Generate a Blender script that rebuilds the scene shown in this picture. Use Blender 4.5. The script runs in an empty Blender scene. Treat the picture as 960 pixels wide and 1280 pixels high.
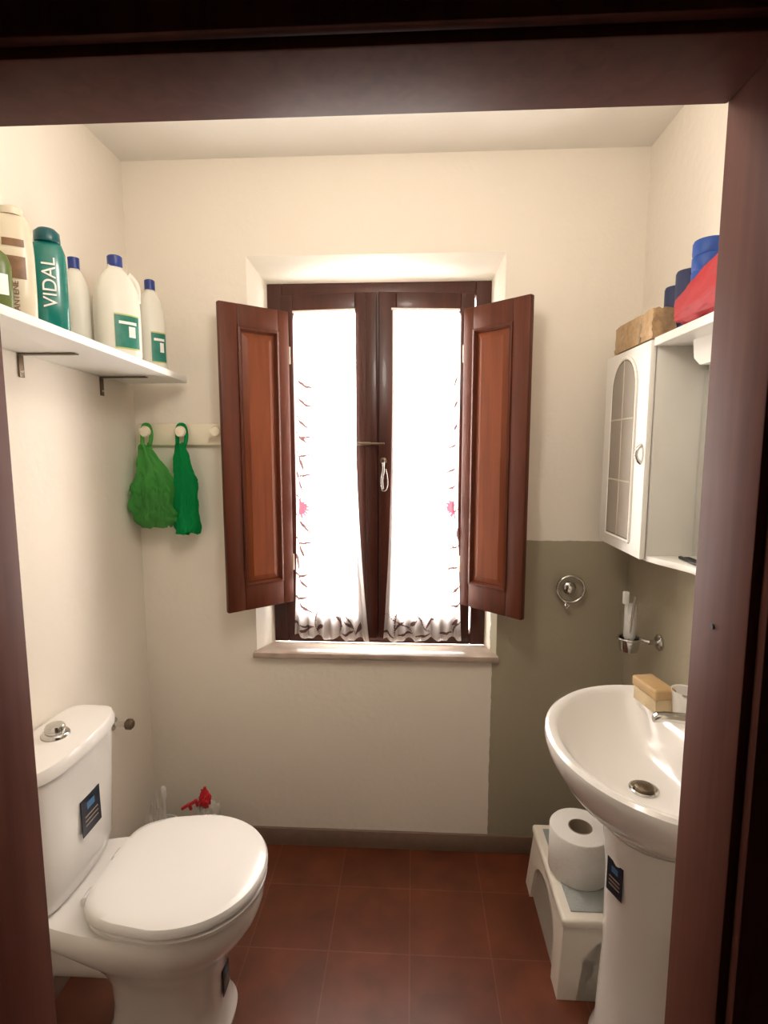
import bpy, bmesh, math, random
import numpy as np
from mathutils import Matrix, Vector, noise
random.seed(3)
S = bpy.context.scene
I4 = Matrix.Identity(4)
T = Matrix.Translation
def RZ(a): return Matrix.Rotation(a, 4, 'Z')

# ------------------------------------------------------------------ materials
def mat(name, col, rough=0.5, metal=0.0, var=0.0, vscale=6, bump=0.0, bscale=60, coat=0.0, trans=0.0, emis=None, spec=0.5):
    m = bpy.data.materials.new(name); m.use_nodes = True
    nt = m.node_tree; N = nt.nodes; L = nt.links
    b = N['Principled BSDF']
    b.inputs['Base Color'].default_value = (*col, 1)
    b.inputs['Roughness'].default_value = rough
    b.inputs['Metallic'].default_value = metal
    b.inputs['Specular IOR Level'].default_value = spec
    b.inputs['Coat Weight'].default_value = coat
    b.inputs['Transmission Weight'].default_value = trans
    tc = N.new('ShaderNodeTexCoord')
    if var > 0:
        n = N.new('ShaderNodeTexNoise'); n.inputs['Scale'].default_value = vscale; n.inputs['Detail'].default_value = 5
        L.new(tc.outputs['Object'], n.inputs['Vector'])
        r = N.new('ShaderNodeMix'); r.data_type = 'RGBA'
        r.inputs[6].default_value = (*[c*(1-var) for c in col], 1)
        r.inputs[7].default_value = (*[min(1, c*(1+var)) for c in col], 1)
        L.new(n.outputs['Fac'], r.inputs[0]); L.new(r.outputs[2], b.inputs['Base Color'])
    if bump > 0:
        n2 = N.new('ShaderNodeTexNoise'); n2.inputs['Scale'].default_value = bscale; n2.inputs['Detail'].default_value = 4
        L.new(tc.outputs['Object'], n2.inputs['Vector'])
        bp = N.new('ShaderNodeBump'); bp.inputs['Strength'].default_value = bump; bp.inputs['Distance'].default_value = 0.004
        L.new(n2.outputs['Fac'], bp.inputs['Height']); L.new(bp.outputs['Normal'], b.inputs['Normal'])
    return m

CREAM = (0.83, 0.765, 0.665)
def wall_paint(name, side):
    m = mat(name, CREAM, 0.9, var=0.03, vscale=2.5, bump=0.35, bscale=40, spec=0.2)
    nt = m.node_tree; N = nt.nodes; L = nt.links; b = N['Principled BSDF']
    src = b.inputs['Base Color'].links[0].from_socket
    tc = N.new('ShaderNodeTexCoord'); sep = N.new('ShaderNodeSeparateXYZ'); L.new(tc.outputs['Object'], sep.inputs[0])
    nz = N.new('ShaderNodeTexNoise'); nz.inputs['Scale'].default_value = 25
    L.new(tc.outputs['Object'], nz.inputs['Vector'])
    w = N.new('ShaderNodeMath'); w.operation = 'MULTIPLY_ADD'; w.inputs[1].default_value = 0.008; w.inputs[2].default_value = -0.004
    L.new(nz.outputs['Fac'], w.inputs[0])
    za = N.new('ShaderNodeMath'); za.operation = 'ADD'; L.new(sep.outputs['Z'], za.inputs[0]); L.new(w.outputs[0], za.inputs[1])
    lz = N.new('ShaderNodeMath'); lz.operation = 'LESS_THAN'; lz.inputs[1].default_value = 1.216; L.new(za.outputs[0], lz.inputs[0])
    fac = lz.outputs[0]
    if side == 'back':
        xa = N.new('ShaderNodeMath'); xa.operation = 'ADD'; L.new(sep.outputs['X'], xa.inputs[0]); L.new(w.outputs[0], xa.inputs[1])
        gx = N.new('ShaderNodeMath'); gx.operation = 'GREATER_THAN'; gx.inputs[1].default_value = 0.296; L.new(xa.outputs[0], gx.inputs[0])
        mu = N.new('ShaderNodeMath'); mu.operation = 'MULTIPLY'; L.new(fac, mu.inputs[0]); L.new(gx.outputs[0], mu.inputs[1]); fac = mu.outputs[0]
    mx = N.new('ShaderNodeMix'); mx.data_type = 'RGBA'; L.new(fac, mx.inputs[0]); L.new(src, mx.inputs[6])
    mx.inputs[7].default_value = (0.38, 0.335, 0.245, 1)
    L.new(mx.outputs[2], b.inputs['Base Color'])
    return m

M_wall = mat('wall_cream', CREAM, 0.9, var=0.03, vscale=2.5, bump=0.35, bscale=40, spec=0.2)
M_wall_back = wall_paint('wall_back_paint', 'back')
M_wall_right = wall_paint('wall_right_paint', 'right')
M_ceil = mat('ceiling_paint', (0.83, 0.79, 0.72), 0.95, var=0.02, bump=0.2)
M_hall = mat('hall_paint', (0.26, 0.20, 0.16), 0.9)
M_base = mat('skirting_stone', (0.22, 0.145, 0.105), 0.5, var=0.25, vscale=25)
M_marble = mat('sill_marble', (0.40, 0.31, 0.25), 0.3, var=0.45, vscale=14)
M_ceramic = mat('ceramic', (0.86, 0.83, 0.79), 0.12, coat=0.4)
M_plastic = mat('white_plastic', (0.84, 0.81, 0.76), 0.3)
M_seat = mat('seat_plastic', (0.88, 0.86, 0.83), 0.18)
M_chrome = mat('chrome', (0.62, 0.61, 0.59), 0.18, metal=1)
M_bronze = mat('bronze', (0.16, 0.12, 0.08), 0.4, metal=0.8)
M_dark = mat('dark_rubber', (0.02, 0.02, 0.02), 0.5)
M_lacq = mat('cabinet_lacquer', (0.82, 0.79, 0.73), 0.3)
M_shelfm = mat('shelf_white', (0.86, 0.84, 0.80), 0.4)
M_navy = mat('sticker_navy', (0.012, 0.018, 0.035), 0.35)
M_stblue = mat('sticker_blue', (0.05, 0.17, 0.34), 0.35)
M_blue = mat('cap_blue', (0.01, 0.035, 0.22), 0.35)
M_mirror = mat('mirror_glass', (0.85, 0.86, 0.85), 0.03, metal=1)
M_paper = mat('paper', (0.85, 0.82, 0.77), 0.95, bump=0.4, bscale=120)
M_card = mat('cardboard', (0.36, 0.29, 0.21), 0.9)

def wood(name, c1, c2, rough=0.32, coat=0.25, spec=0.5):
    m = mat(name, c1, rough, coat=coat, spec=spec)
    nt = m.node_tree; N = nt.nodes; L = nt.links; b = N['Principled BSDF']
    tc = N.new('ShaderNodeTexCoord'); mp = N.new('ShaderNodeMapping'); mp.inputs['Scale'].default_value = (30, 30, 2.2)
    L.new(tc.outputs['Object'], mp.inputs[0])
    n = N.new('ShaderNodeTexNoise'); n.inputs['Scale'].default_value = 1.5; n.inputs['Detail'].default_value = 6; n.inputs['Distortion'].default_value = 0.6
    L.new(mp.outputs[0], n.inputs['Vector'])
    r = N.new('ShaderNodeValToRGB'); r.color_ramp.elements[0].position = 0.3; r.color_ramp.elements[0].color = (*c1, 1)
    r.color_ramp.elements[1].position = 0.75; r.color_ramp.elements[1].color = (*c2, 1)
    L.new(n.outputs['Fac'], r.inputs[0]); L.new(r.outputs[0], b.inputs['Base Color'])
    return m
M_wood = wood('window_wood', (0.042, 0.010, 0.006), (0.070, 0.017, 0.009), 0.35, 0.1, 0.35)
M_shut = wood('shutter_wood', (0.070, 0.016, 0.006), (0.110, 0.025, 0.009), 0.42, 0.0, 0.3)
M_shutp = wood('shutter_panel_wood', (0.135, 0.031, 0.008), (0.20, 0.048, 0.012), 0.42, 0.0, 0.3)
M_door = wood('door_frame_wood', (0.085, 0.026, 0.017), (0.118, 0.037, 0.024), 0.58, 0.0, 0.15)

# floor tiles
M_floor = mat('terracotta_tiles', (0.2, 0.06, 0.03), 0.36)
nt = M_floor.node_tree; N = nt.nodes; L = nt.links; b = N['Principled BSDF']
tc = N.new('ShaderNodeTexCoord')
br = N.new('ShaderNodeTexBrick'); br.offset = 0.0; br.squash = 1.0
br.inputs['Scale'].default_value = 1.0; br.inputs['Brick Width'].default_value = 0.25; br.inputs['Row Height'].default_value = 0.25
br.inputs['Mortar Size'].default_value = 0.0025; br.inputs['Mortar Smooth'].default_value = 0.5
br.inputs['Color1'].default_value = (0.130, 0.034, 0.014, 1); br.inputs['Color2'].default_value = (0.165, 0.043, 0.018, 1)
br.inputs['Mortar'].default_value = (0.20, 0.070, 0.038, 1)
L.new(tc.outputs['Object'], br.inputs['Vector'])
nz = N.new('ShaderNodeTexNoise'); nz.inputs['Scale'].default_value = 9; nz.inputs['Detail'].default_value = 6
L.new(tc.outputs['Object'], nz.inputs['Vector'])
rp = N.new('ShaderNodeValToRGB'); rp.color_ramp.elements[0].position = 0.3; rp.color_ramp.elements[0].color = (0.7, 0.7, 0.7, 1)
rp.color_ramp.elements[1].position = 0.7; rp.color_ramp.elements[1].color = (1.15, 1.15, 1.15, 1)
L.new(nz.outputs['Fac'], rp.inputs[0])
mx = N.new('ShaderNodeMix'); mx.data_type = 'RGBA'; mx.blend_type = 'MULTIPLY'; mx.inputs[0].default_value = 1
L.new(br.outputs['Color'], mx.inputs[6]); L.new(rp.outputs[0], mx.inputs[7]); L.new(mx.outputs[2], b.inputs['Base Color'])

def cloth(name, col, tr=0.25, mixt=0.65):
    m = bpy.data.materials.new(name); m.use_nodes = True
    nt = m.node_tree; N = nt.nodes; L = nt.links; N.clear()
    o = N.new('ShaderNodeOutputMaterial'); d = N.new('ShaderNodeBsdfDiffuse'); t = N.new('ShaderNodeBsdfTranslucent')
    p = N.new('ShaderNodeBsdfTransparent'); m1 = N.new('ShaderNodeMixShader'); m2 = N.new('ShaderNodeMixShader')
    d.inputs[0].default_value = (*col, 1); t.inputs[0].default_value = (*col, 1)
    m1.inputs[0].default_value = mixt; m2.inputs[0].default_value = tr
    L.new(d.outputs[0], m1.inputs[1]); L.new(t.outputs[0], m1.inputs[2]); L.new(m1.outputs[0], m2.inputs[1]); L.new(p.outputs[0], m2.inputs[2])
    L.new(m2.outputs[0], o.inputs[0]); return m
M_curt = cloth('curtain_sheer', (0.93, 0.88, 0.86), 0.28, 0.6)
M_leaf = cloth('curtain_leaf_print', (0.15, 0.085, 0.08), 0.0, 0.22)
M_pink = cloth('curtain_flower_print', (0.48, 0.13, 0.18), 0.0, 0.18)
M_bagA = cloth('bag_green_light', (0.15, 0.58, 0.14), 0.28)
M_bagB = cloth('bag_green', (0.02, 0.45, 0.14), 0.05)
M_bagW = cloth('bag_white', (0.76, 0.72, 0.66), 0.05, 0.3)
M_glass = bpy.data.materials.new('thin_glass'); M_glass.use_nodes = True
N = M_glass.node_tree.nodes; L = M_glass.node_tree.links; N.clear()
o = N.new('ShaderNodeOutputMaterial'); g = N.new('ShaderNodeBsdfGlossy'); g.inputs['Roughness'].default_value = 0.02
p = N.new('ShaderNodeBsdfTransparent'); mm = N.new('ShaderNodeMixShader'); mm.inputs[0].default_value = 0.10
L.new(p.outputs[0], mm.inputs[1]); L.new(g.outputs[0], mm.inputs[2]); L.new(mm.outputs[0], o.inputs[0])

# ------------------------------------------------------------------ helpers
def empty(name, loc):
    e = bpy.data.objects.new(name, None); e.location = loc; e.empty_display_size = 0.05
    S.collection.objects.link(e); return e
def adopt(ob, parent):
    if parent is not None:
        ob.parent = parent; ob.matrix_parent_inverse = Matrix.Translation(-Vector(parent.location))
def fin(name, bm, m, parent=None, M=I4, bevel=0, smooth=False, seg=2, sub=0):
    bm.transform(M)
    bmesh.ops.recalc_face_normals(bm, faces=bm.faces)
    if bevel > 0:
        es = [e for e in bm.edges if len(e.link_faces) == 2 and e.calc_face_angle(0) > 0.5]
        bmesh.ops.bevel(bm, geom=es, offset=bevel, segments=seg, affect='EDGES', profile=0.5)
    if smooth or bevel > 0:
        for f in bm.faces: f.smooth = True
        for e in bm.edges:
            if len(e.link_faces) == 2 and e.calc_face_angle(0) > math.radians(42): e.smooth = False
    me = bpy.data.meshes.new(name); bm.to_mesh(me); bm.free()
    for mm in (m if isinstance(m, (list, tuple)) else [m]): me.materials.append(mm)
    ob = bpy.data.objects.new(name, me); S.collection.objects.link(ob)
    if sub:
        md = ob.modifiers.new('s', 'SUBSURF'); md.levels = sub; md.render_levels = sub
    adopt(ob, parent); return ob
def box(name, a, c, m, parent=None, M=I4, bevel=0, seg=2):
    bm = bmesh.new(); bmesh.ops.create_cube(bm, size=1)
    for v in bm.verts:
        v.co = Vector([(a[i]+c[i])/2 + v.co[i]*(c[i]-a[i]) for i in range(3)])
    return fin(name, bm, m, parent, M, bevel, seg=seg)
def loft_bm(rings, cap0=True, cap1=True, closed=True):
    bm = bmesh.new(); R = [[bm.verts.new(p) for p in r] for r in rings]
    for a, c in zip(R[:-1], R[1:]):
        n = len(a)
        for i in range(n if closed else n-1):
            j = (i+1) % n
            bm.faces.new((a[i], a[j], c[j], c[i]))
    if cap0: bm.faces.new(R[0][::-1])
    if cap1: bm.faces.new(R[-1])
    return bm
def loft(name, rings, m, parent=None, M=I4, **k):
    c0 = k.pop('cap0', True); c1 = k.pop('cap1', True)
    return fin(name, loft_bm(rings, c0, c1), m, parent, M, smooth=True, **k)
def lathe(name, prof, m, parent=None, M=I4, sx=1, sy=1, seg=40, cap0=True, cap1=True):
    rings = [[(r*sx*math.cos(2*math.pi*i/seg), r*sy*math.sin(2*math.pi*i/seg), z) for i in range(seg)] for r, z in prof]
    return loft(name, rings, m, parent, M, cap0=cap0, cap1=cap1)
def tube(name, pts, r, m, parent=None, M=I4, cyclic=False, res=6):
    cu = bpy.data.curves.new(name, 'CURVE'); cu.dimensions = '3D'; cu.bevel_depth = r; cu.bevel_resolution = 3; cu.use_fill_caps = True
    sp = cu.splines.new('NURBS' if len(pts) > 2 else 'POLY'); sp.points.add(len(pts)-1)
    for q, pt in zip(sp.points, pts): q.co = (*(M @ Vector(pt)), 1)
    if len(pts) > 2: sp.order_u = 3; sp.use_endpoint_u = not cyclic
    sp.use_cyclic_u = cyclic; sp.resolution_u = res
    cu.materials.append(m)
    tmp = bpy.data.objects.new(name, cu); S.collection.objects.link(tmp)
    dg = bpy.context.evaluated_depsgraph_get(); me = bpy.data.meshes.new_from_object(tmp.evaluated_get(dg))
    bpy.data.objects.remove(tmp)
    for p in me.polygons: p.use_smooth = True
    ob = bpy.data.objects.new(name, me); S.collection.objects.link(ob); adopt(ob, parent); return ob
def prism(name, poly, thick, m, parent=None, M=I4, bevel=0):
    """poly in local x,z ; extruded along local y 0..thick"""
    bm = bmesh.new(); a = [bm.verts.new((x, 0, z)) for x, z in poly]; c = [bm.verts.new((x, thick, z)) for x, z in poly]
    n = len(poly); bm.faces.new(a); bm.faces.new(c[::-1])
    for i in range(n): bm.faces.new((a[i], c[i], c[(i+1) % n], a[(i+1) % n]))
    return fin(name, bm, m, parent, M, bevel)
def spow(v, e): return math.copysign(abs(v)**e, v)

# ------------------------------------------------------------------ room shell
XL, XR, YB, YF, ZC = -1.008, 0.773, 1.95, 0.70, 2.524
box('floor', (-1.15, -1.3, -0.06), (0.95, 2.0, 0), M_floor)
box('ceiling', (-1.15, 0.60, ZC), (0.95, 2.25, ZC+0.08), M_ceil)
box('wall_left', (XL-0.12, 0.60, 0), (XL, 2.25, ZC), M_wall)
box('wall_right', (XR, 0.60, 0), (XR+0.12, 2.25, ZC), M_wall_right)
# back wall with splayed window opening
def rect(x0, x1, z0, z1, y): return [(x0, y, z0), (x1, y, z0), (x1, y, z1), (x0, y, z1)]
bm = loft_bm([rect(XL, XR, 0, ZC, 2.25), rect(XL, XR, 0, ZC, YB), rect(-0.582, 0.312, 0.765, 2.205, YB),
              rect(-0.538, 0.280, 0.765, 2.141, 2.05), rect(-0.538, 0.280, 0.765, 2.141, 2.25), rect(XL, XR, 0, ZC, 2.25)], False, False)
bmesh.ops.remove_doubles(bm, verts=bm.verts, dist=1e-5)
fin('wall_back', bm, M_wall_back, bevel=0)
# front wall (door side)
JX0, JX1, HZ = -0.536, 0.363, 1.945
FW = empty('wall_front', (0, 0.65, 0))
box('wall_part_left', (XL, 0.60, 0), (JX0-0.04, 0.695, ZC), M_wall, FW)
box('wall_part_right', (JX1+0.04, 0.60, 0), (XR, 0.695, ZC), M_wall, FW)
box('wall_part_top', (JX0-0.04, 0.60, HZ+0.04), (JX1+0.04, 0.695, ZC), M_wall, FW)
DF = empty('door_frame', (0, 0.65, 0))
box('jamb_left', (JX0-0.04, 0.59, 0), (JX0, 0.705, HZ+0.04), M_door, DF, bevel=0.003)
box('jamb_right', (JX1, 0.59, 0), (JX1+0.04, 0.705, HZ+0.04), M_door, DF, bevel=0.003)
box('header', (JX0, 0.59, HZ), (JX1, 0.705, HZ+0.04), M_door, DF, bevel=0.003)
box('casing_left', (JX0-0.11, 0.575, 0), (JX0-0.010, 0.59, HZ+0.11), M_door, DF, bevel=0.003)
box('casing_right', (JX1+0.010, 0.575, 0), (JX1+0.11, 0.59, HZ+0.11), M_door, DF, bevel=0.003)
box('casing_top', (JX0-0.010, 0.575, HZ+0.010), (JX1+0.010, 0.59, HZ+0.11), M_door, DF, bevel=0.003)
lathe('strike_screw', [(0.0035, 0), (0.0035, 0.002)], M_dark, DF, T((JX1, 0.655, 1.335)) @ Matrix.Rotation(-math.pi/2, 4, 'Y'), seg=16)
# hallway
box('wall_hallway_left', (-1.15, -1.3, 0), (-1.05, 0.60, ZC), M_hall)
box('wall_hallway_right', (0.85, -1.3, 0), (0.95, 0.60, ZC), M_hall)
box('wall_hallway_back', (-1.15, -1.4, 0), (0.95, -1.3, ZC), M_hall)
box('ceiling_hallway', (-1.15, -1.4, ZC), (0.95, 0.60, ZC+0.08), M_hall)
# skirting
box('baseboard_back', (XL+0.012, YB-0.012, 0), (XR-0.012, YB, 0.07), M_base, bevel=0.002)
box('baseboard_left', (XL, 0.71, 0), (XL+0.012, YB, 0.07), M_base, bevel=0.002)
box('baseboard_right', (XR-0.012, 0.71, 0), (XR, YB, 0.07), M_base, bevel=0.002)
# sill
box('trim_1', (-0.592, 1.925, 0.765), (0.318, 2.05, 0.787), M_marble, bevel=0.004)

# ------------------------------------------------------------------ window
W = empty('window_1', (-0.13, 2.07, 1.4))
fx0, fx1, fz0, fz1 = -0.538, 0.280, 0.787, 2.141
box('frame_left', (fx0, 2.05, fz0), (fx0+0.055, 2.11, fz1), M_wood, W, bevel=0.004)
box('frame_right', (fx1-0.055, 2.05, fz0), (fx1, 2.11, fz1), M_wood, W, bevel=0.004)
box('frame_top', (fx0+0.055, 2.05, fz1-0.05), (fx1-0.055, 2.11, fz1), M_wood, W, bevel=0.004)
box('frame_bottom', (fx0+0.055, 2.05, fz0), (fx1-0.055, 2.11, fz0+0.045), M_wood, W, bevel=0.004)
def sash(M, sgn, tag):
    w = 0.34; z0, z1 = 0.835, 2.088; st = 0.062
    def b(n, x0, x1, y0, y1, za, zb, m=M_wood, bv=0.004):
        xa, xb = sorted((x0*sgn, x1*sgn)); return box('sash_%s_%s' % (tag, n), (xa, y0, za), (xb, y1, zb), m, W, M, bv)
    b('stile_outer', 0, st*0.8, -0.04, 0, z0, z1); b('stile_inner', w-st, w, -0.04, 0, z0, z1)
    b('rail_top', st*0.8, w-st, -0.04, 0, z1-0.065, z1); b('rail_bottom', st*0.8, w-st, -0.04, 0, z0, z0+0.085)
    b('glass', st*0.8, w-st, -0.022, -0.018, z0+0.085, z1-0.065, M_glass, 0)
    if tag == 'a': b('cover_bead', w-0.024, w+0.017, -0.052, -0.0402, z0+0.004, z1-0.004)
    else: b('rebate', w, w+0.010, -0.018, 0, z0, z1, bv=0)
ML = T((-0.478, 2.045, 0)) @ RZ(-math.radians(6)); MR = T((0.212, 2.045, 0)) @ RZ(math.radians(6))
sash(ML, 1, 'a'); sash(MR, -1, 'b')
# handle + latch
lathe('handle_rose', [(0.012, 0), (0.012, 0.006), (0.006, 0.012), (0.006, 0.03)], M_bronze, W, T((-0.105, 1.957, 1.50)) @ Matrix.Rotation(math.pi/2, 4, 'X'), seg=20)
tube('handle_lever', [(-0.105, 1.935, 1.50), (-0.10, 1.928, 1.47), (-0.112, 1.930, 1.43), (-0.105, 1.93, 1.40)], 0.0045, M_chrome, W)
tube('handle_chain', [(-0.095, 1.945, 1.47), (-0.085, 1.94, 1.43), (-0.095, 1.94, 1.385), (-0.11, 1.94, 1.395)], 0.002, M_chrome, W)
box('latch_plate', (-0.20, 1.945, 1.555), (-0.15, 1.955, 1.567), M_bronze, W, bevel=0.002)
tube('latch_bar', [(-0.19, 1.94, 1.561), (-0.10, 1.935, 1.561)], 0.004, M_bronze, W)

def shutter(name, hx, hy, fxx, fyy):
    w = math.hypot(fxx-hx, fyy-hy); M = T((hx, hy, 0)) @ RZ(math.atan2(fyy-hy, fxx-hx))
    z0, z1 = 0.97, 2.026; E = empty(name, (hx, hy, 1.5)); t = 0.011
    sl, sr, rt, rb = 0.045, 0.064, 0.075, 0.085
    box('stile_hinge', (0.004, -t, z0), (sl, t, z1), M_shut, E, M, 0.003)
    box('stile_free', (w-sr, -t, z0), (w, t, z1), M_shut, E, M, 0.003)
    box('rail_top', (sl, -t, z1-rt), (w-sr, t, z1), M_shut, E, M, 0.002)
    box('rail_bottom', (sl, -t, z0), (w-sr, t, z0+rb), M_shut, E, M, 0.002)
    a, c, d, e = sl, w-sr, z0+rb, z1-rt
    def rr(i, y): return [(a+i, y, d+i), (c-i, y, d+i), (c-i, y, e-i), (a+i, y, e-i)]
    for s in (-1, 1):
        fin('panel_moulding', loft_bm([rr(0, 0), rr(0, s*0.014), rr(0.007, s*0.016), rr(0.013, s*0.003), rr(0.016, s*0.003)], False, True), M_shut, E, M)
        fin('raised_panel', loft_bm([rr(0.0165, s*0.001), rr(0.0165, s*0.0035), rr(0.036, s*0.009)], False, True), M_shutp, E, M)
    for zz in (z0+0.15, z1-0.15):
        lathe('hinge', [(0.006, -0.03), (0.006, 0.03)], M_bronze, E, T((hx, hy, zz)), seg=14)
shutter('window_shutter', -0.448, 1.992, -0.645, 1.823)
shutter('window_shutter', 0.180, 1.985, 0.374, 1.800)

def curtain(name, xt, xb, zt, zb, yf, mirror, folds):
    nu, nv = 140, 460
    U, V = np.meshgrid(np.linspace(0, 1, nu+1), np.linspace(0, 1, nv+1))
    xl = xt[0]+(xb[0]-xt[0])*V**2.5; xr = xt[1]+(xb[1]-xt[1])*V**2.5
    ph = U*folds*2*math.pi + 0.5*np.sin(3*V+U*4)
    X = xl+(xr-xl)*U + 0.002*np.sin(ph*1.3)
    Y = yf(X) - 0.010 + (0.0035+0.007*V)*np.sin(ph)
    Z = zt+(zb-zt)*V; Z = Z + V*(0.008*np.sin(ph*0.5+1)) 
    verts = np.stack([X, Y, Z], -1).reshape(-1, 3).tolist()
    faces = [(j*(nu+1)+i, j*(nu+1)+i+1, (j+1)*(nu+1)+i+1, (j+1)*(nu+1)+i) for j in range(nv) for i in range(nu)]
    me = bpy.data.meshes.new(name); me.from_pydata(verts, [], faces)
    for m in (M_curt, M_leaf, M_pink): me.materials.append(m)
    wd = abs(xt[1]-xt[0]); hh = zt-zb
    Uc = ((U[:-1, :-1]+U[1:, 1:])/2); Vc = ((V[:-1, :-1]+V[1:, 1:])/2)
    if mirror: Uc = 1-Uc
    px = Uc*wd; pz = Vc*hh; idx = np.zeros(px.shape, int)
    rnd = random.Random(5 if mirror else 8)
    def stroke(x, z, ang, ln, wdt, curv, mi):
        for k in range(26):
            t = k/25; a = ang+curv*t
            x += math.cos(a)*ln/25; z += math.sin(a)*ln/25
            r = wdt*math.sin(math.pi*min(1, t*0.93+0.07))
            idx[(px-x)**2+(pz-z)**2 < r*r] = mi
    zz = 0.22
    while zz < hh-0.14:
        k = 0.7 if mirror else 1.0
        stroke(-0.002, zz, rnd.uniform(0.9, 1.4), rnd.uniform(0.07, 0.10)*k, 0.0055*k, rnd.uniform(-1.2, 0.5), 1)
        if rnd.random() < 0.6: stroke(0.004, zz+0.03, rnd.uniform(-1.2, -0.5), 0.06*k, 0.0045*k, 1.0, 1)
        zz += rnd.uniform(0.06, 0.09)
    for k in range(9):
        stroke(0.012, 0.70, -1.5+k*0.38, 0.042, 0.0042, 0.3, 2)
    # hem: long curved stems with leaves
    for k in range(4):
        x0 = wd*(k+0.4)/4; a0 = -1.57+rnd.uniform(-0.7, 0.7)
        stroke(x0, hh-0.002, a0, rnd.uniform(0.10, 0.15), 0.0028, rnd.uniform(-1.3, 1.3), 1)
        for q in range(2):
            stroke(x0+0.02*math.cos(a0)*(q+1), hh-0.015-0.028*q, a0+(-1)**q*rnd.uniform(0.7, 1.0), 0.045, 0.0050, rnd.uniform(-0.8, 0.8), 1)
    me.polygons.foreach_set('material_index', idx.reshape(-1).tolist())
    for p in me.polygons: p.use_smooth = True
    me.update(); ob = bpy.data.objects.new(name, me); S.collection.objects.link(ob)
    ob.name = 'fabric'; E = empty('curtain', (xt[0], 1.98, zt)); adopt(ob, E)
    tube('rod', [(xt[0]-0.004, float(yf(xt[0]))-0.010, zt), (xt[1]+0.004, float(yf(xt[1]))-0.010, zt)], 0.004, M_plastic, E)
ta = math.tan(math.radians(6))
curtain('curtain_fabric', (-0.425, -0.208), (-0.445, -0.160), 2.025, 0.832, lambda x: 2.003-(x+0.478)*ta-0.006, False, 7)
curtain('curtain_fabric', (-0.073, 0.158), (-0.105, 0.185), 2.025, 0.832, lambda x: 2.003-(0.212-x)*ta-0.006, True, 7)

# ------------------------------------------------------------------ toilet
CY = 1.285
def egg(z, xb, xm, xf, w, nb=4, nf=2.1, n=64, cy=CY):
    pts = []
    for i in range(n):
        t = 2*math.pi*i/n; c, s = math.cos(t), math.sin(t)
        if c >= 0: x = xm+(xf-xm)*spow(c, 2/nf); y = w*spow(s, 2/nf)
        else: x = xm+(xm-xb)*spow(c, 2/nb); y = w*spow(s, 2/nb)
        pts.append((x, cy+y, z))
    return pts
def eggt(z, xb, xm, xf, w, wb, n=64, nf=2.1):
    """egg that narrows toward the hinge: wb = half width at the back edge"""
    P = []
    for x, y, zz in egg(z, xb, xm, xf, w, 6, nf, n):
        if x < xm: k = (xm-x)/(xm-xb); y = CY+(y-CY)*(1-(1-wb/w)*k**1.6)
        P.append((x, y, zz))
    return P
TO = empty('toilet', (-0.7, CY, 0))
loft('bowl', [egg(0.0, -0.80, -0.62, -0.478, 0.115, 3, 2.6), egg(0.015, -0.80, -0.62, -0.476, 0.117, 3, 2.6), egg(0.035, -0.79, -0.62, -0.49, 0.105, 3, 2.5),
              egg(0.10, -0.785, -0.62, -0.495, 0.10, 3, 2.4), egg(0.17, -0.79, -0.62, -0.495, 0.103, 3, 2.3), egg(0.22, -0.81, -0.62, -0.475, 0.118, 3, 2.2),
              egg(0.27, -0.84, -0.61, -0.445, 0.145, 3), egg(0.305, -0.88, -0.60, -0.418, 0.167, 3), eggt(0.335, -0.96, -0.60, -0.400, 0.183, 0.13),
              eggt(0.36, -0.985, -0.60, -0.392, 0.190, 0.135), eggt(0.39, -0.985, -0.60, -0.391, 0.191, 0.135), eggt(0.403, -0.98, -0.60, -0.396, 0.186, 0.13)], M_ceramic, TO)
loft('seat', [eggt(0.4045, -0.785, -0.60, -0.392, 0.188, .145), eggt(0.409, -0.795, -0.60, -0.383, 0.197, .15), eggt(0.421, -0.795, -0.60, -0.381, 0.199, .15), eggt(0.427, -0.785, -0.60, -0.390, 0.190, .145)], M_seat, TO)
loft('lid', [eggt(0.4285, -0.792, -0.60, -0.391, 0.190, .15), eggt(0.433, -0.80, -0.60, -0.380, 0.201, .155), eggt(0.446, -0.80, -0.60, -0.379, 0.202, .155), eggt(0.455, -0.795, -0.60, -0.384, 0.197, .15),
             eggt(0.460, -0.78, -0.60, -0.40, 0.18, .135), eggt(0.463, -0.72, -0.60, -0.47, 0.11, .09)], M_seat, TO)
for s in (-1, 1):
    lathe('hinge_cap', [(0.012, 0), (0.012, 0.035), (0.009, 0.04)], M_seat, TO, T((-0.812, CY+s*0.07-0.02, 0.418)) @ Matrix.Rotation(-math.pi/2, 4, 'X'), seg=20)
def rr(z, x0, x1, w, bulge, n=64, e=5, cy=CY):
    xc, hx = (x0+x1)/2, (x1-x0)/2; P = []
    for i in range(n):
        t = 2*math.pi*i/n; x = hx*spow(math.cos(t), 2/e); y = w*spow(math.sin(t), 2/e)
        if x > 0: x += bulge*(1-(y/w)**2)*(x/hx)
        P.append((xc+x, cy+y, z))
    return P
loft('cistern', [rr(0.404, -0.985, -0.880, 0.135, 0.01), rr(0.42, -0.99, -0.870, 0.150, 0.012), rr(0.46, -0.995, -0.862, 0.158, 0.014), rr(0.62, -0.997, -0.857, 0.168, 0.016), rr(0.765, -0.998, -0.853, 0.175, 0.018)], M_ceramic, TO)
loft('cistern_lid', [rr(0.768, -0.999, -0.853, 0.175, 0.018), rr(0.772, -1.001, -0.846, 0.182, 0.02), rr(0.790, -1.001, -0.846, 0.182, 0.02), rr(0.802, -0.998, -0.851, 0.176, 0.018), rr(0.807, -0.985, -0.87, 0.15, 0.014)], M_ceramic, TO)
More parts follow.
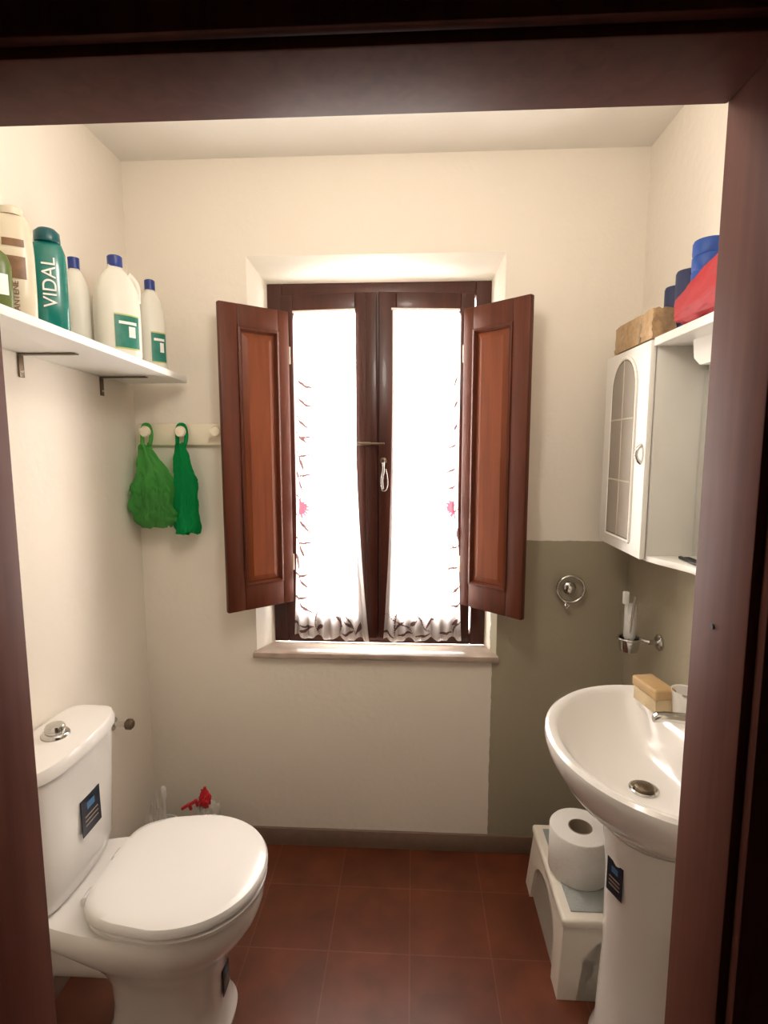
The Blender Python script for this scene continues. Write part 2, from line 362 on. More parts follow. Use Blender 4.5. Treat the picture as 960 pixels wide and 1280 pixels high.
lathe('flush_button', [(0.034, 0.805), (0.034, 0.812), (0.030, 0.817), (0.024, 0.818), (0.024, 0.830), (0.021, 0.836), (0.0, 0.837)], M_chrome, TO, T((-0.920, CY, 0)), cap1=False)
def sticker(name, M, w, h, parent):
    box(name, (-w/2, -0.0008, -h/2), (w/2, 0.0008, h/2), M_navy, parent, M)
    box(name+'_logo', (-w*0.2, -0.0012, h*0.15), (w*0.2, -0.0007, h*0.33), M_stblue, parent, M)
    for k in range(3):
        box(name+'_line', (-w*0.34, -0.0012, -h*(0.02+0.12*k)-0.0015), (w*0.34, -0.0007, -h*(0.02+0.12*k)+0.0015), M_card, parent, M)
sticker('sticker', T((-0.8385, CY, 0.60)) @ RZ(math.pi/2) @ Matrix.Rotation(math.radians(-1), 4, 'X'), 0.082, 0.098, TO)
sticker('base_sticker', T((-0.4925, CY-0.005, 0.135)) @ RZ(math.pi/2), 0.045, 0.075, TO)
lathe('waste_pipe', [(0.05, 0), (0.05, 0.19), (0.058, 0.19), (0.058, 0.205)], M_plastic, TO, T((-0.79, CY, 0.18)) @ Matrix.Rotation(-math.pi/2, 4, 'Y'), seg=28)
tube('flush_hose', [(-0.95, 1.16, 0.40), (-0.95, 1.15, 0.33), (-0.93, 1.14, 0.25), (-0.96, 1.13, 0.20), (-1.0, 1.13, 0.20)], 0.007, M_chrome, TO)
lathe('fill_nut', [(0.018, 0.36), (0.018, 0.40)], M_plastic, TO, T((-0.95, 1.16, 0)), seg=20)
# stop valve on left wall
V = empty('water_valve', (-1.0, 1.69, 0.62))
lathe('flange', [(0.022, 0), (0.022, 0.006), (0.009, 0.010), (0.009, 0.05)], M_chrome, V, T((XL, 1.69, 0.62)) @ Matrix.Rotation(math.pi/2, 4, 'Y'), seg=24)
lathe('knob', [(0.014, 0), (0.018, 0.004), (0.018, 0.018), (0.012, 0.024)], M_bronze, V, T((XL+0.048, 1.69, 0.62)) @ Matrix.Rotation(math.pi/2, 4, 'Y'), seg=12)

# ------------------------------------------------------------------ basin
SY = 1.25
BA = empty('pedestal_washbasin', (0.6, SY, 0))
def bs(z, xf, xm, xb, w, nb=6, nf=2.0): return [(-x, y, zz) for x, y, zz in egg(z, -xb, -xm, -xf, w, nb, nf, 72, SY)]
loft('basin', [bs(0.60, 0.50, 0.62, 0.745, 0.10, 4), bs(0.64, 0.475, 0.62, 0.75, 0.12, 4), bs(0.68, 0.435, 0.62, 0.757, 0.17, 4), bs(0.72, 0.395, 0.62, 0.762, 0.228), bs(0.765, 0.36, 0.62, 0.768, 0.275),
               bs(0.812, 0.336, 0.62, 0.771, 0.308), bs(0.838, 0.330, 0.62, 0.772, 0.318), bs(0.850, 0.332, 0.62, 0.772, 0.317), bs(0.856, 0.340, 0.62, 0.772, 0.31),
               bs(0.854, 0.354, 0.60, 0.690, 0.288, 2.6), bs(0.846, 0.363, 0.60, 0.680, 0.276, 2.6), bs(0.82, 0.380, 0.59, 0.670, 0.25, 2.4), bs(0.79, 0.405, 0.585, 0.660, 0.215, 2.3),
               bs(0.755, 0.445, 0.575, 0.645, 0.155, 2.2), bs(0.735, 0.50, 0.565, 0.62, 0.085, 2), bs(0.731, 0.53, 0.56, 0.59, 0.03, 2)], M_ceramic, BA)
loft('pedestal', [bs(0.0, 0.462, 0.60, 0.735, 0.130, 3), bs(0.03, 0.464, 0.60, 0.735, 0.128, 3), bs(0.07, 0.478, 0.60, 0.73, 0.115, 3), bs(0.30, 0.488, 0.60, 0.73, 0.108, 3), bs(0.52, 0.485, 0.60, 0.735, 0.112, 3), bs(0.64, 0.473, 0.61, 0.74, 0.125, 3)], M_ceramic, BA)
lathe('drain_ring', [(0.034, 0.732), (0.034, 0.735), (0.030, 0.737), (0.024, 0.735)], M_chrome, BA, T((0.56, SY, 0)), seg=32)
lathe('drain_plug', [(0.022, 0.735), (0.022, 0.741), (0.017, 0.745), (0.0, 0.746)], M_bronze, BA, T((0.56, SY, 0)), seg=32, cap1=False)
sticker('pedestal_sticker', T((0.4880, 1.213, 0.525)) @ RZ(math.radians(-68)), 0.050, 0.085, BA)
lathe('tap_body', [(0.027, 0.853), (0.027, 0.860), (0.022, 0.864), (0.021, 0.905), (0.024, 0.912), (0.024, 0.935), (0.015, 0.943), (0, 0.944)], M_chrome, BA, T((0.715, SY, 0)), seg=32, cap1=False)
loft('tap_spout', [[(x, SY+wy*math.cos(a), z+h*math.sin(a)) for a in [2*math.pi*k/20 for k in range(20)]] for x, z, wy, h in
    [(0.715, 0.900, 0.016, 0.016), (0.66, 0.912, 0.015, 0.013), (0.60, 0.918, 0.015, 0.011), (0.578, 0.916, 0.014, 0.011), (0.572, 0.912, 0.010, 0.008)]], M_chrome, BA)
loft('tap_lever', [[(x, SY+wy*math.cos(a), z+h*math.sin(a)) for a in [2*math.pi*k/20 for k in range(20)]] for x, z, wy, h in
    [(0.725, 0.946, 0.013, 0.006), (0.69, 0.955, 0.010, 0.005), (0.65, 0.965, 0.010, 0.004), (0.635, 0.968, 0.006, 0.003)]], M_chrome, BA)

# wooden nail brush
M_brushw = mat('brush_wood', (0.50, 0.33, 0.16), 0.5, var=0.15, vscale=40)
M_brist = mat('bristles', (0.66, 0.52, 0.32), 0.9, bump=1.0, bscale=300)
NB = empty('nail_brush', (0.655, 1.44, 0.86))
MB = T((0.650, 1.430, 0.858)) @ RZ(math.radians(10))
box('bristle_block', (-0.026, -0.05, 0.0), (0.026, 0.05, 0.038), M_brist, NB, MB, 0.003)
box('wooden_back', (-0.030, -0.054, 0.038), (0.030, 0.054, 0.066), M_brushw, NB, MB, 0.006, 3)
lathe('plastic_cup', [(0.026, 0.858), (0.033, 0.925), (0.034, 0.928), (0.031, 0.926), (0.024, 0.864), (0, 0.863)], M_plastic, None, T((0.705, 1.375, 0)), seg=32, cap1=False)

# ------------------------------------------------------------------ tumbler holder, towel ring
TH = empty('toothbrush_holder', (0.70, 1.71, 0.95))
RY90 = Matrix.Rotation(-math.pi/2, 4, 'Y')
lathe('wall_plate', [(0.026, 0), (0.026, 0.006), (0.018, 0.012), (0.008, 0.014), (0.008, 0.035)], M_chrome, TH, T((XR, 1.675, 0.945)) @ RY90, seg=32)
tube('arm', [(XR-0.03, 1.675, 0.945), (XR-0.045, 1.685, 0.945), (XR-0.05, 1.70, 0.945)], 0.006, M_chrome, TH)
tube('ring', [(0.692+0.034*math.cos(a), 1.71+0.034*math.sin(a), 0.945) for a in [2*math.pi*k/16 for k in range(16)]], 0.004, M_chrome, TH, cyclic=True)
lathe('ring_base', [(0.027, 0.905), (0.029, 0.912), (0.033, 0.945), (0.031, 0.945), (0.026, 0.915), (0, 0.911)], M_chrome, TH, T((0.692, 1.71, 0)), seg=32, cap1=False)
lathe('tumbler_glass', [(0.025, 0.914), (0.033, 1.03), (0.0315, 1.03), (0.0235, 0.918)], M_glass, TH, T((0.692, 1.71, 0)), seg=32)
M_tb = mat('toothbrush_white', (0.8, 0.8, 0.78), 0.3); M_tr = mat('brush_grey', (0.35, 0.30, 0.28), 0.3)
tube('toothbrush', [(0.70, 1.72, 0.92), (0.672, 1.70, 1.09)], 0.004, M_tb, TH)
tube('toothbrush_b', [(0.684, 1.70, 0.92), (0.70, 1.70, 1.085)], 0.004, M_tr, TH)
box('toothbrush_head', (0.662, 1.694, 1.06), (0.680, 1.706, 1.10), M_tb, TH, bevel=0.003)
loft('toothpaste_tube', [[(0.692+a*math.cos(t), 1.71+c*math.sin(t), z) for t in [2*math.pi*k/24 for k in range(24)]] for z, a, c in [(0.92, 0.010, 0.010), (0.94, 0.012, 0.012), (0.95, 0.018, 0.016), (1.06, 0.020, 0.003)]], M_tb, TH)

TR = empty('towel_ring', (0.567, 1.93, 1.04))
RX90 = Matrix.Rotation(math.pi/2, 4, 'X')
lathe('wall_boss', [(0.024, 0), (0.024, 0.006), (0.017, 0.012), (0.009, 0.015), (0.009, 0.026), (0.013, 0.030), (0, 0.033)], M_chrome, TR, T((0.567, YB, 1.045)) @ RX90, seg=32, cap1=False)
tube('ring', [(0.567+0.048*math.cos(a), YB-0.022, 1.045+0.048*math.sin(a)) for a in [2*math.pi*k/24 for k in range(24)]], 0.0055, M_chrome, TR, cyclic=True)
tube('hook', [(0.555, YB-0.018, 1.00), (0.548, YB-0.02, 0.985), (0.553, YB-0.034, 0.975), (0.560, YB-0.034, 0.99)], 0.005, M_chrome, TR)

# ------------------------------------------------------------------ mirror cabinet
MC = empty('mirror_cabinet', (0.70, 1.4, 1.5))
cz0, cz1, cx, cy0, cy1 = 1.238, 1.833, 0.64, 1.50, 1.83
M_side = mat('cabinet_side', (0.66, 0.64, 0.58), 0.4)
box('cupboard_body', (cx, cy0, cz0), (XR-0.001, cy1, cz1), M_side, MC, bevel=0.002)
box('door', (cx-0.018, cy0+0.002, cz0+0.004), (cx-0.002, cy1-0.002, cz1-0.004), M_lacq, MC, bevel=0.004)
def arch(y0, y1, z0, z1, n=14):
    r = (y1-y0)/2; ym = (y0+y1)/2
    return [(y0, z0), (y1, z0)] + [(ym+r*math.cos(math.pi*k/n), z1-r+r*math.sin(math.pi*k/n)) for k in range(n+1)]
MD = T((cx-0.0195, 0, 0)) @ RZ(math.pi/2)
M_inset = mat('door_inset', (0.30, 0.26, 0.21), 0.45, var=0.1); M_gold = mat('inset_trim', (0.50, 0.45, 0.37), 0.4); M_edge = mat('inset_edge', (0.16, 0.13, 0.10), 0.5)
ay0, ay1, az0, az1 = 1.583, 1.752, 1.285, 1.80
prism('inset', arch(ay0, ay1, az0, az1), 0.002, M_inset, MC, MD)
def outline(nm, y0, y1, z0, z1, r, m, dx):
    P = arch(y0, y1, z0, z1)
    for (p, q) in zip(P, P[1:]+P[:1]):
        tube(nm, [(cx-dx, p[0], p[1]), (cx-dx, q[0], q[1])], r, m, MC)
outline('arch_edge', ay0, ay1, az0, az1, 0.0030, M_edge, 0.0195)
outline('arch_moulding', ay0-0.007, ay1+0.007, az0-0.007, az1+0.007, 0.005, M_lacq, 0.019)
for (a, c) in [((1.6675, az0), (1.6675, az1)), ((ay0, 1.45), (ay1, 1.45)), ((ay0, 1.63), (ay1, 1.63))]:
    tube('muntin', [(cx-0.0205, *a), (cx-0.0205, *c)], 0.003, M_gold, MC)
tube('door_handle', [(cx-0.018, 1.525, 1.555), (cx-0.032, 1.525, 1.545), (cx-0.032, 1.525, 1.515), (cx-0.018, 1.525, 1.505)], 0.005, M_chrome, MC)
box('top_board', (cx-0.012, 0.86, cz1-0.022), (XR-0.001, cy0-0.001, cz1), M_lacq, MC, bevel=0.003)
prism('lamp_canopy', [(0.875, 1.812), (1.42, 1.812), (1.41, 1.765), (1.38, 1.745), (0.875, 1.745)], 0.085, M_lacq, MC, T((XR-0.001, 0, 0)) @ RZ(math.pi/2), 0.004)
box('mirror_panel', (XR-0.012, 0.86, cz0+0.012), (XR-0.002, cy0-0.001, 1.745), M_mirror, MC)
bm = bmesh.new()
pl = [(XR-0.002, 0.86), (XR-0.002, cy0-0.001), (cx, cy0-0.001), (0.652, 1.46), (0.672, 1.41), (0.69, 1.36), (0.695, 1.2), (0.695, 0.86)]
a = [bm.verts.new((x, y, cz0)) for x, y in pl]; c = [bm.verts.new((x, y, cz0+0.016)) for x, y in pl]
bm.faces.new(a); bm.faces.new(c[::-1])
for i in range(len(pl)): j = (i+1) % len(pl); bm.faces.new((a[i], a[j], c[j], c[i]))
fin('bottom_shelf', bm, M_lacq, MC, bevel=0.002)
CB = empty('comb', (0.72, 1.40, 1.26))
box('spine', (0.706, 1.30, cz0+0.0165), (0.716, 1.46, cz0+0.024), M_dark, CB, bevel=0.002)
for k in range(30): box('tooth', (0.716, 1.302+k*0.0053, cz0+0.018), (0.735, 1.3045+k*0.0053, cz0+0.022), M_dark, CB)

# things on cabinet
M_foil = mat('parcel_foil', (0.46, 0.30, 0.15), 0.35, metal=0.3, var=0.5, vscale=60, bump=0.8, bscale=50)
M_rb = mat('royal_blue', (0.01, 0.06, 0.30), 0.5); M_nv = mat('navy_cloth', (0.02, 0.03, 0.09), 0.6, bump=0.4)
M_red = mat('red_fabric', (0.38, 0.010, 0.016), 0.6, bump=0.6, bscale=40)
GP = empty('wrapped_parcel', (0.69, 1.65, 1.86))
bm = bmesh.new(); bmesh.ops.create_cube(bm, size=1); bmesh.ops.subdivide_edges(bm, edges=bm.edges, cuts=7, use_grid_fill=True)
for v in bm.verts:
    v.co = Vector((0.661+v.co.x*0.060, 1.655+v.co.y*0.27, cz1+0.042+v.co.z*0.078))
    if v.co.z > cz1+0.01: v.co += Vector((random.uniform(-.003, .003), random.uniform(-.003, .003), random.uniform(-.004, .003)))
fin('wrapping', bm, M_foil, GP, bevel=0, smooth=True)
tube('tape_band', [(0.630, 1.60, cz1+0.003), (0.628, 1.60, cz1+0.084), (0.692, 1.60, cz1+0.084), (0.692, 1.60, cz1+0.003)], 0.003, M_card, GP)
def roll(name, x, y, z, r, l, m, ribs=False):
    pr = [(0, 0), (r*0.92, 0), (r, 0.006)]
    if ribs:
        for k in range(1, 6): pr += [(r, l*k/6-0.004), (r*0.95, l*k/6), (r, l*k/6+0.004)]
    pr += [(r, l-0.006), (r*0.92, l), (r*0.5, l), (r*0.45, l-0.012)]
    lathe(name, pr, m, None, T((x, y, z)), seg=32, cap0=False, cap1=True)
roll('blue_towel_roll', 0.722, 1.435, cz1+0.001, 0.038, 0.215, M_rb, True)
roll('navy_jar', 0.730, 1.615, cz1+0.001, 0.030, 0.155, M_nv)
roll('navy_jar', 0.728, 1.538, cz1+0.001, 0.034, 0.175, M_nv)
bm = bmesh.new(); bmesh.ops.create_icosphere(bm, subdivisions=5, radius=1)
for v in bm.verts:
    p = v.co.copy(); p = Vector((spow(p.x, .7), spow(p.y, .6), spow(p.z, .7))); n = noise.noise(p*2.5)*0.14+abs(noise.noise(p*4))*0.10
    p *= (1+n); sl = 0.62+0.38*min(1, max(0, (0.9-p.y)/1.3))
    v.co = Vector((0.647+p.x*0.028, 1.268+p.y*0.135, max(cz1+0.0015, cz1+(0.056+p.z*0.053)*sl*1.1)))
RB = empty('red_toiletry_bag', (0.655, 1.24, cz1)); fin('pouch', bm, M_red, RB, smooth=True)

# ------------------------------------------------------------------ shelf + brackets
SH = empty('wall_shelf', (-0.9, 1.4, 1.79)); tilt = 0.035
def zs(y): return 1.789+(1.9-y)*tilt
Msh = Matrix(((1, 0, 0, 0), (0, 1, 0, 0), (0, -tilt, 1, 1.789+1.9*tilt), (0, 0, 0, 1)))
bm = bmesh.new()
pl = [(XL+0.001, 0.80), (-0.785, 0.80), (-0.780, 0.81), (-0.780, 1.875), (-0.785, 1.893), (-0.80, 1.90), (XL+0.001, 1.90)]
a = [bm.verts.new((x, y, -0.02)) for x, y in pl]; c = [bm.verts.new((x, y, 0)) for x, y in pl]
bm.faces.new(a); bm.faces.new(c[::-1])
for i in range(len(pl)): j = (i+1) % len(pl); bm.faces.new((a[i], a[j], c[j], c[i]))
fin('board', bm, M_shelfm, SH, Msh, bevel=0.002)
for yb in (1.38, 1.745):
    zb = zs(yb)-0.0205
    box('bracket_arm', (XL+0.001, yb-0.009, zb-0.004), (-0.855, yb+0.009, zb-0.0005), M_bronze, SH, bevel=0.001)
    box('bracket_leg', (XL+0.001, yb-0.009, zb-0.06), (XL+0.005, yb+0.009, zb-0.004), M_bronze, SH, bevel=0.001)
    lathe('bracket_screw', [(0.004, 0), (0.003, 0.003)], M_chrome, SH, T((XL+0.005, yb, zb-0.045)) @ Matrix.Rotation(math.pi/2, 4, 'Y'), seg=12)

# ------------------------------------------------------------------ bottles
def ring_el(r, z, sx, sy, n=40, e=2.3): return [(r*sx*spow(math.cos(2*math.pi*i/n), 2/e), r*sy*spow(math.sin(2*math.pi*i/n), 2/e), z) for i in range(n)]
def bottle(name, x, y, rot, prof, sx, sy, m, capprof, mcap, labels=(), handle=False, text=None):
    z = zs(y-0.03)+0.0015; M = T((x, y, z)) @ RZ(rot); E = empty(name, (x, y, z))
    loft('body', [ring_el(r, zz, sx, sy) for r, zz in prof], m, E, M)
    lathe('cap', capprof, mcap, E, M, seg=28)
    for lab in labels:
        z0, z1, ang, lm = lab[:4]; off = lab[4] if len(lab) > 4 else 0.0
        n = 20; g = 0.0012+(lab[5] if len(lab) > 5 else 0); rings = []
        def rad(zz):
            for (r0, a0), (r1, a1) in zip(prof[:-1], prof[1:]):
                if a0 <= zz <= a1 and a1 > a0: return r0+(r1-r0)*(zz-a0)/(a1-a0)
            return prof[0][0]
        for k in range(9):
            zz = z0+(z1-z0)*k/8; r = rad(zz); row = []
            for i in range(n+1):
                t = -math.pi/2+off+ang*(2*i/n-1); row.append(((r*sx+g)*spow(math.cos(t), 2/2.3), (r*sy+g)*spow(math.sin(t), 2/2.3), zz))
            rings.append(row)
        bm = bmesh.new(); R = [[bm.verts.new(p) for p in r] for r in rings]
        for a, c in zip(R[:-1], R[1:]):
            for i in range(n): bm.faces.new((a[i], a[i+1], c[i+1], c[i]))
        fin('label', bm, lm, E, M, smooth=True)
    if handle:
        tube('grip', [(sx*0.55, 0, 0.240), (sx*0.93, 0, 0.225), (sx*1.0, 0, 0.19), (sx*0.96, 0, 0.165)], 0.009, m, E, M)
    if text:
        cu = bpy.data.curves.new('label_text', 'FONT'); cu.body = text[0]; cu.size = text[1]; cu.extrude = 0.0006; cu.align_x = 'CENTER'; cu.align_y = 'CENTER'
        cu.materials.append(text[3])
        ob = bpy.data.objects.new('label_text', cu); S.collection.objects.link(ob)
        Mt = M @ T((0, -sy-0.002, text[2])) @ Matrix.Rotation(math.pi/2, 4, 'X') @ RZ(math.pi/2)
        ob.parent = E; ob.matrix_parent_inverse = Matrix.Translation(-Vector(E.location)); ob.matrix_basis = Mt
M_hdpe = mat('hdpe_white', (0.74, 0.72, 0.63), 0.4); M_lgreen = mat('label_green', (0.01, 0.17, 0.12), 0.4, var=0.5, vscale=50)
M_lyel = mat('label_yellow', (0.50, 0.52, 0.16), 0.4); M_teal = mat('teal_bottle', (0.005, 0.17, 0.14), 0.25, coat=0.3)
M_tealc = mat('teal_cap', (0.003, 0.08, 0.09), 0.3); M_pant = mat('shampoo_cream', (0.66, 0.58, 0.44), 0.3)
M_brn = mat('label_brown', (0.20, 0.10, 0.045), 0.4, var=0.5, vscale=60); M_wht = mat('print_white', (0.85, 0.85, 0.8), 0.4)
M_og = mat('olive_bottle', (0.10, 0.14, 0.03), 0.35)
jug = [(0.92, 0), (1.0, 0.008), (1.0, 0.13), (0.99, 0.155), (0.92, 0.185), (0.75, 0.215), (0.5, 0.238), (0.34, 0.248), (0.32, 0.258)]
bigcap = [(0.019, 0.252), (0.020, 0.254), (0.020, 0.280), (0.017, 0.283)]
lbl = [(0.022, 0.118, 0.55, M_lyel, 0.12), (0.026, 0.114, 0.53, M_lgreen, 0.12, 0.0006), (0.055, 0.085, 0.15, M_wht, 0.25, 0.0012), (0.090, 0.098, 0.35, M_wht, 0.12, 0.0012)]
bottle('detergent_jug', -0.848, 1.575, 0.9, jug, 0.062, 0.046, M_hdpe, bigcap, M_blue, lbl, True)
bottle('bleach_bottle', -0.845, 1.775, 0.9, jug, 0.043, 0.036, M_hdpe, [(0.016, z) if r > 0.018 else (0.013, z) for r, z in bigcap], M_blue, lbl)
bottle('bleach_bottle', -0.950, 1.545, 0.5, [(r, z*0.95) for r, z in jug], 0.040, 0.034, M_hdpe, [(0.015, z*0.95) for r, z in bigcap], M_blue)
bottle('bath_foam_bottle', -0.835, 1.262, 0.6, [(0.85, 0), (0.97, 0.006), (1, 0.06), (1.0, 0.14), (0.96, 0.175), (0.80, 0.193), (0.74, 0.196)], 0.036, 0.022, M_teal,
       [(0.026, 0.196), (0.027, 0.198), (0.026, 0.218), (0.018, 0.226)], M_tealc, text=('VIDAL', 0.040, 0.105, M_wht))
bottle('shampoo_bottle', -0.850, 1.172, 0.6, [(0.85, 0), (0.97, 0.006), (1, 0.06), (1.0, 0.14), (0.93, 0.19), (0.8, 0.21), (0.6, 0.218)], 0.037, 0.024, M_pant,
       [(0.022, 0.216), (0.022, 0.230), (0.016, 0.234)], M_pant, [(0.085, 0.130, 0.5, M_brn), (0.150, 0.165, 0.5, M_brn)], text=('PANTENE', 0.016, 0.045, M_brn))
bottle('hand_cream_bottle', -0.835, 1.090, 0.6, [(0.9, 0), (1, 0.006), (1.0, 0.09), (0.8, 0.11), (0.5, 0.118)], 0.030, 0.020, M_og, [(0.013, 0.117), (0.013, 0.135), (0.010, 0.137)], M_tealc, [(0.03, 0.07, 0.8, M_wht)])
bottle('lotion_bottle', -0.945, 1.455, 0.6, [(0.9, 0), (1, 0.006), (1.0, 0.13), (0.8, 0.15), (0.5, 0.158)], 0.026, 0.022, M_og, [(0.013, 0.157), (0.013, 0.18), (0.010, 0.183)], M_tealc, [(0.04, 0.09, 0.9, M_brn)])
bottle('lotion_bottle', -0.955, 1.36, 0.6, [(0.9, 0), (1, 0.006), (1.0, 0.13), (0.8, 0.15), (0.5, 0.158)], 0.028, 0.022, M_brn, [(0.013, 0.157), (0.013, 0.19), (0.010, 0.193)], M_wht)

# ------------------------------------------------------------------ hook rack + bags
HR = empty('hook_rack', (-0.82, 1.94, 1.595))
M_rack = mat('rack_cream', (0.86, 0.78, 0.60), 0.4)
box('board', (-0.990, YB-0.020, 1.555), (-0.655, YB, 1.632), M_rack, HR, bevel=0.004)
for kx in (-0.943, -0.816, -0.69):
    lathe('knob', [(0.010, 0), (0.008, 0.008), (0.008, 0.022), (0.017, 0.030), (0.020, 0.038), (0.016, 0.046), (0, 0.049)], M_rack, HR, T((kx, YB-0.020, 1.603)) @ RX90, seg=28, cap1=False)
def bag(name, x, y, ztop, zbot, w, d, prof, m, kx, seed, pleats=9, nval=0.12, wr=0.14):
    E = empty(name, (x, y, ztop)); n = 160; rings = []
    for k in range(64):
        t = k/63; z = ztop+(zbot-ztop)*t
        pr = np.interp(t, [p[0] for p in prof], [p[1] for p in prof])
        xo = np.interp(t, [0, .4, 1], [kx-x, 0.0, 0])
        row = []
        for i in range(n):
            a = 2*math.pi*i/n; c_, s_ = math.cos(a), math.sin(a)
            cr = 1+0.18*(1-t*0.7)*math.sin(pleats*a+seed+2*t+1.5*noise.noise(Vector((c_, s_, t*3))))+nval*noise.noise(Vector((c_*2.2+seed, s_*2.2, t*5)))+wr*abs(noise.noise(Vector((c_*4, s_*4+seed, t*9))))+wr*0.5*abs(noise.noise(Vector((c_*9, s_*9+seed, t*16))))
            row.append((x+xo+w*pr*cr*c_, min(YB-0.003, y+d*pr*cr*s_), z+0.018*noise.noise(Vector((c_*2, s_*2+seed, 3)))))
        rings.append(row)
    loft('sack', rings, m, E)
    for s in (-1, 1):
        tube('handle', [(kx+s*0.010, y+0.004, ztop-0.015), (kx+s*0.018, 1.905, ztop+0.02), (kx+s*0.014, 1.902, 1.622), (kx, 1.902, 1.630), (kx-s*0.004, 1.908, 1.624)], 0.007, m, E)
    return E
EA = bag('green_plastic_bag', -0.912, 1.880, 1.555, 1.268, 0.078, 0.048, [(0, .20), (.1, .30), (.3, .58), (.5, .85), (.75, 1.0), (.9, .98), (1, .60)], M_bagA, -0.943, 1.0, 8, 0.25, 0.28)
M_cont = mat('bag_contents', (0.05, 0.045, 0.02), 0.8, var=0.6, vscale=30)
bm = bmesh.new(); bmesh.ops.create_icosphere(bm, subdivisions=3, radius=1)
for v in bm.verts: v.co = Vector((-0.912+v.co.x*0.062, 1.878+v.co.y*0.036, 1.332+v.co.z*0.050)) + v.co*0.008*noise.noise(v.co*3)
fin('contents', bm, M_cont, EA, smooth=True)
bag('green_plastic_bag', -0.800, 1.882, 1.555, 1.243, 0.041, 0.030, [(0, .35), (.15, .6), (.4, .8), (.7, .85), (.93, 1.0), (1, .9)], M_bagB, -0.816, 4.0, 6, 0.25, 0.25)

# ------------------------------------------------------------------ stool + roll
ST = empty('step_stool', (0.56, 1.58, 0))
sx0, sx1, sy0, sy1, sh = 0.435, 0.70, 1.405, 1.785, 0.24
fl = 0.02
M_stool = mat('stool_plastic', (0.82, 0.76, 0.66), 0.35)
def panel(name, p0, p1, out, lw):
    p0 = Vector(p0); p1 = Vector(p1); L_ = (p1-p0).length; u = (p1-p0).normalized(); o = Vector(out)
    n = 12; hw = L_/2-lw; H = 0.155
    poly = [(-fl, 0), (lw-fl*0.7, 0)] + [(L_/2-hw*math.cos(math.pi*k/n)*1.0, H*0.55+(H*0.45+0.02)*math.sin(math.pi*k/n)) for k in range(n+1)] + [(L_-lw+fl*0.7, 0), (L_+fl, 0), (L_, sh-0.03), (0, sh-0.03)]
    bm = bmesh.new(); th = 0.012
    def P(s, z, e): q = p0+u*s+o*(fl*(1-z/sh)-e); return (q.x, q.y, z)
    a = [bm.verts.new(P(s, z, 0)) for s, z in poly]; c = [bm.verts.new(P(s, z, th)) for s, z in poly]
    bm.faces.new(a); bm.faces.new(c[::-1])
    for i in range(len(poly)): j = (i+1) % len(poly); bm.faces.new((a[i], c[i], c[j], a[j]))
    bmesh.ops.triangulate(bm, faces=[f for f in bm.faces if len(f.verts) > 4])
    fin(name, bm, M_stool, ST)
panel('side_near', (sx0, sy0, 0), (sx1, sy0, 0), (0, -1, 0), 0.048); panel('side_far', (sx0, sy1, 0), (sx1, sy1, 0), (0, 1, 0), 0.048)
panel('side_left', (sx0, sy0, 0), (sx0, sy1, 0), (-1, 0, 0), 0.06); panel('side_right', (sx1, sy0, 0), (sx1, sy1, 0), (1, 0, 0), 0.06)
box('top', (sx0-0.008, sy0-0.008, sh-0.034), (sx1+0.008, sy1+0.008, sh-0.004), M_stool, ST, bevel=0.010, seg=4)
M_mat = mat('stool_mat', (0.36, 0.38, 0.36), 0.7, bump=0.8, bscale=150)
box('antislip_mat', (sx0+0.022, sy0+0.022, sh-0.005), (sx1-0.022, sy1-0.022, sh), M_mat, ST, bevel=0.002)
RO = empty('toilet_roll', (0.525, 1.58, 0.24)); MRo = T((0.525, 1.585, sh+0.001))
hr = 0.036
lathe('paper', [(hr, 0.0), (0.088, 0.0), (0.091, 0.004), (0.091, 0.138), (0.088, 0.142), (hr, 0.142), (hr, 0.0)], M_paper, RO, MRo, seg=64, cap0=False, cap1=False)
lathe('cardboard_core', [(hr-.0005, 0.001), (hr-.0005, 0.1425), (hr-.003, 0.1425), (hr-.003, 0.001), (hr-.0005, 0.001)], M_card, RO, MRo, seg=40, cap0=False, cap1=False)

# ------------------------------------------------------------------ bags on floor behind toilet
def blob(name, part, x, y, w, d, h, m, seed, parent=None, zoff=0.0):
    E = parent or empty(name, (x, y, 0)); bm = bmesh.new(); bmesh.ops.create_icosphere(bm, subdivisions=5, radius=1)
    for v in bm.verts:
        p = v.co.copy(); n = abs(noise.noise(p*2.2+Vector((seed, 0, 0))))*0.5+abs(noise.noise(p*5+Vector((0, seed, 0))))*0.25
        tz = (p.z+1)/2; f = (1-0.45*max(0, tz-0.5)*2)
        q = p*(0.85+n); v.co = Vector((x+q.x*w*f, min(YB-0.016, y+q.y*d*f), zoff+max(0.001, h*0.5+q.z*h*0.5)))
    fin(part, bm, m, E, smooth=True); return E
E1 = blob('rubbish_bag', 'sack', -0.748, 1.80, 0.070, 0.070, 0.29, M_bagW, 2.0)
M_redp = mat('red_plastic', (0.55, 0.015, 0.025), 0.35)
blob('', 'red_pouch', -0.735, 1.775, 0.020, 0.018, 0.075, M_redp, 4.0, E1, 0.265)
for k, (dx, dz, an) in enumerate([(-0.045, 0.265, 0.5), (-0.02, 0.28, -0.3)]):
    tube('red_tie', [(-0.77+dx, 1.765, dz), (-0.76+dx+0.02*math.cos(an), 1.76, dz+0.02), (-0.745+dx, 1.765, dz+0.02), (-0.74+dx, 1.77, dz-0.005)], 0.006, M_redp, E1)
TB = empty('toilet_brush', (-0.94, 1.86, 0))
TBM = T((-0.935, 1.872, 0.001))
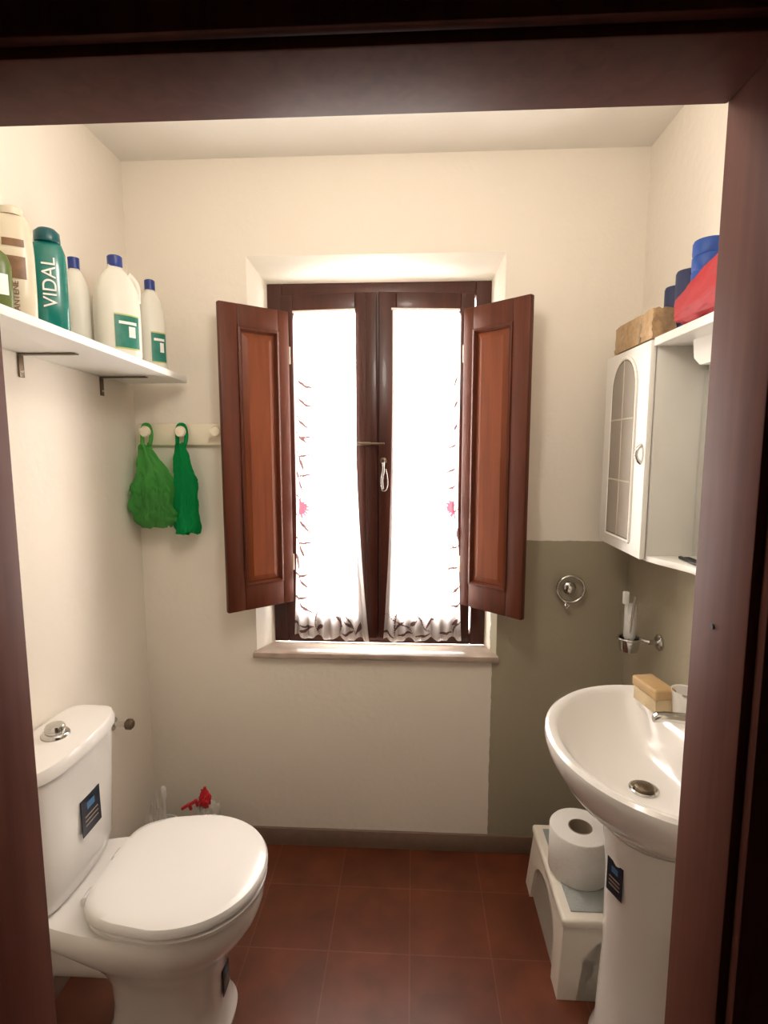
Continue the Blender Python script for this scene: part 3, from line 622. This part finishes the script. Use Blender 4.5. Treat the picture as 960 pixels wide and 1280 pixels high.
lathe('holder', [(0.045, 0), (0.050, 0.005), (0.046, 0.12), (0.050, 0.125), (0.046, 0.123), (0.04, 0.02), (0, 0.02)], M_plastic, TB, TBM, cap1=False)
lathe('brush', [(0.02, 0.03), (0.036, 0.05), (0.036, 0.115), (0.012, 0.13), (0.008, 0.14), (0.007, 0.22), (0.011, 0.23), (0.011, 0.265), (0.006, 0.272)], M_plastic, TB, TBM, seg=24)
blob('white_plastic_bag', 'sack', -0.905, 1.745, 0.042, 0.034, 0.30, M_bagW, 7.0)

# ------------------------------------------------------------------ light
w = bpy.data.worlds.new('World'); S.world = w; w.use_nodes = True
bg = w.node_tree.nodes['Background']; bg.inputs[0].default_value = (1.0, 0.955, 0.90, 1); bg.inputs[1].default_value = 27
pl = bpy.data.lights.new('window_daylight_portal', 'AREA'); pl.shape = 'RECTANGLE'; pl.size = 0.82; pl.size_y = 1.36; pl.cycles.is_portal = True
po = bpy.data.objects.new('window_daylight_portal', pl); po.location = (-0.129, 2.24, 1.46); po.rotation_euler = (-math.pi/2, 0, 0); S.collection.objects.link(po)
ll = bpy.data.lights.new('added_fill_light', 'POINT'); ll.energy = 11.5; ll.color = (1.0, 0.94, 0.87); ll.shadow_soft_size = 0.10  # added soft fill for the room, kept out of view above the door header
lo = bpy.data.objects.new('added_fill_light', ll); lo.location = (-0.1, 0.92, 2.17); S.collection.objects.link(lo)

# ------------------------------------------------------------------ camera
cd = bpy.data.cameras.new('camera'); cam = bpy.data.objects.new('camera', cd); S.collection.objects.link(cam)
cd.sensor_fit = 'VERTICAL'; cd.sensor_height = 36; cd.lens = 680/1280*36; cd.clip_start = 0.02
psi, th = math.radians(3.0), math.atan(0.12)
F = Vector((-math.sin(psi)*math.cos(th), math.cos(psi)*math.cos(th), -math.sin(th)))
R = Vector((math.cos(psi), math.sin(psi), 0)); U = R.cross(F)
Mc = Matrix((R, U, -F)).transposed().to_4x4(); Mc.translation = (0, 0, 1.55); cam.matrix_world = Mc
S.camera = cam
S.view_settings.view_transform = 'Standard'
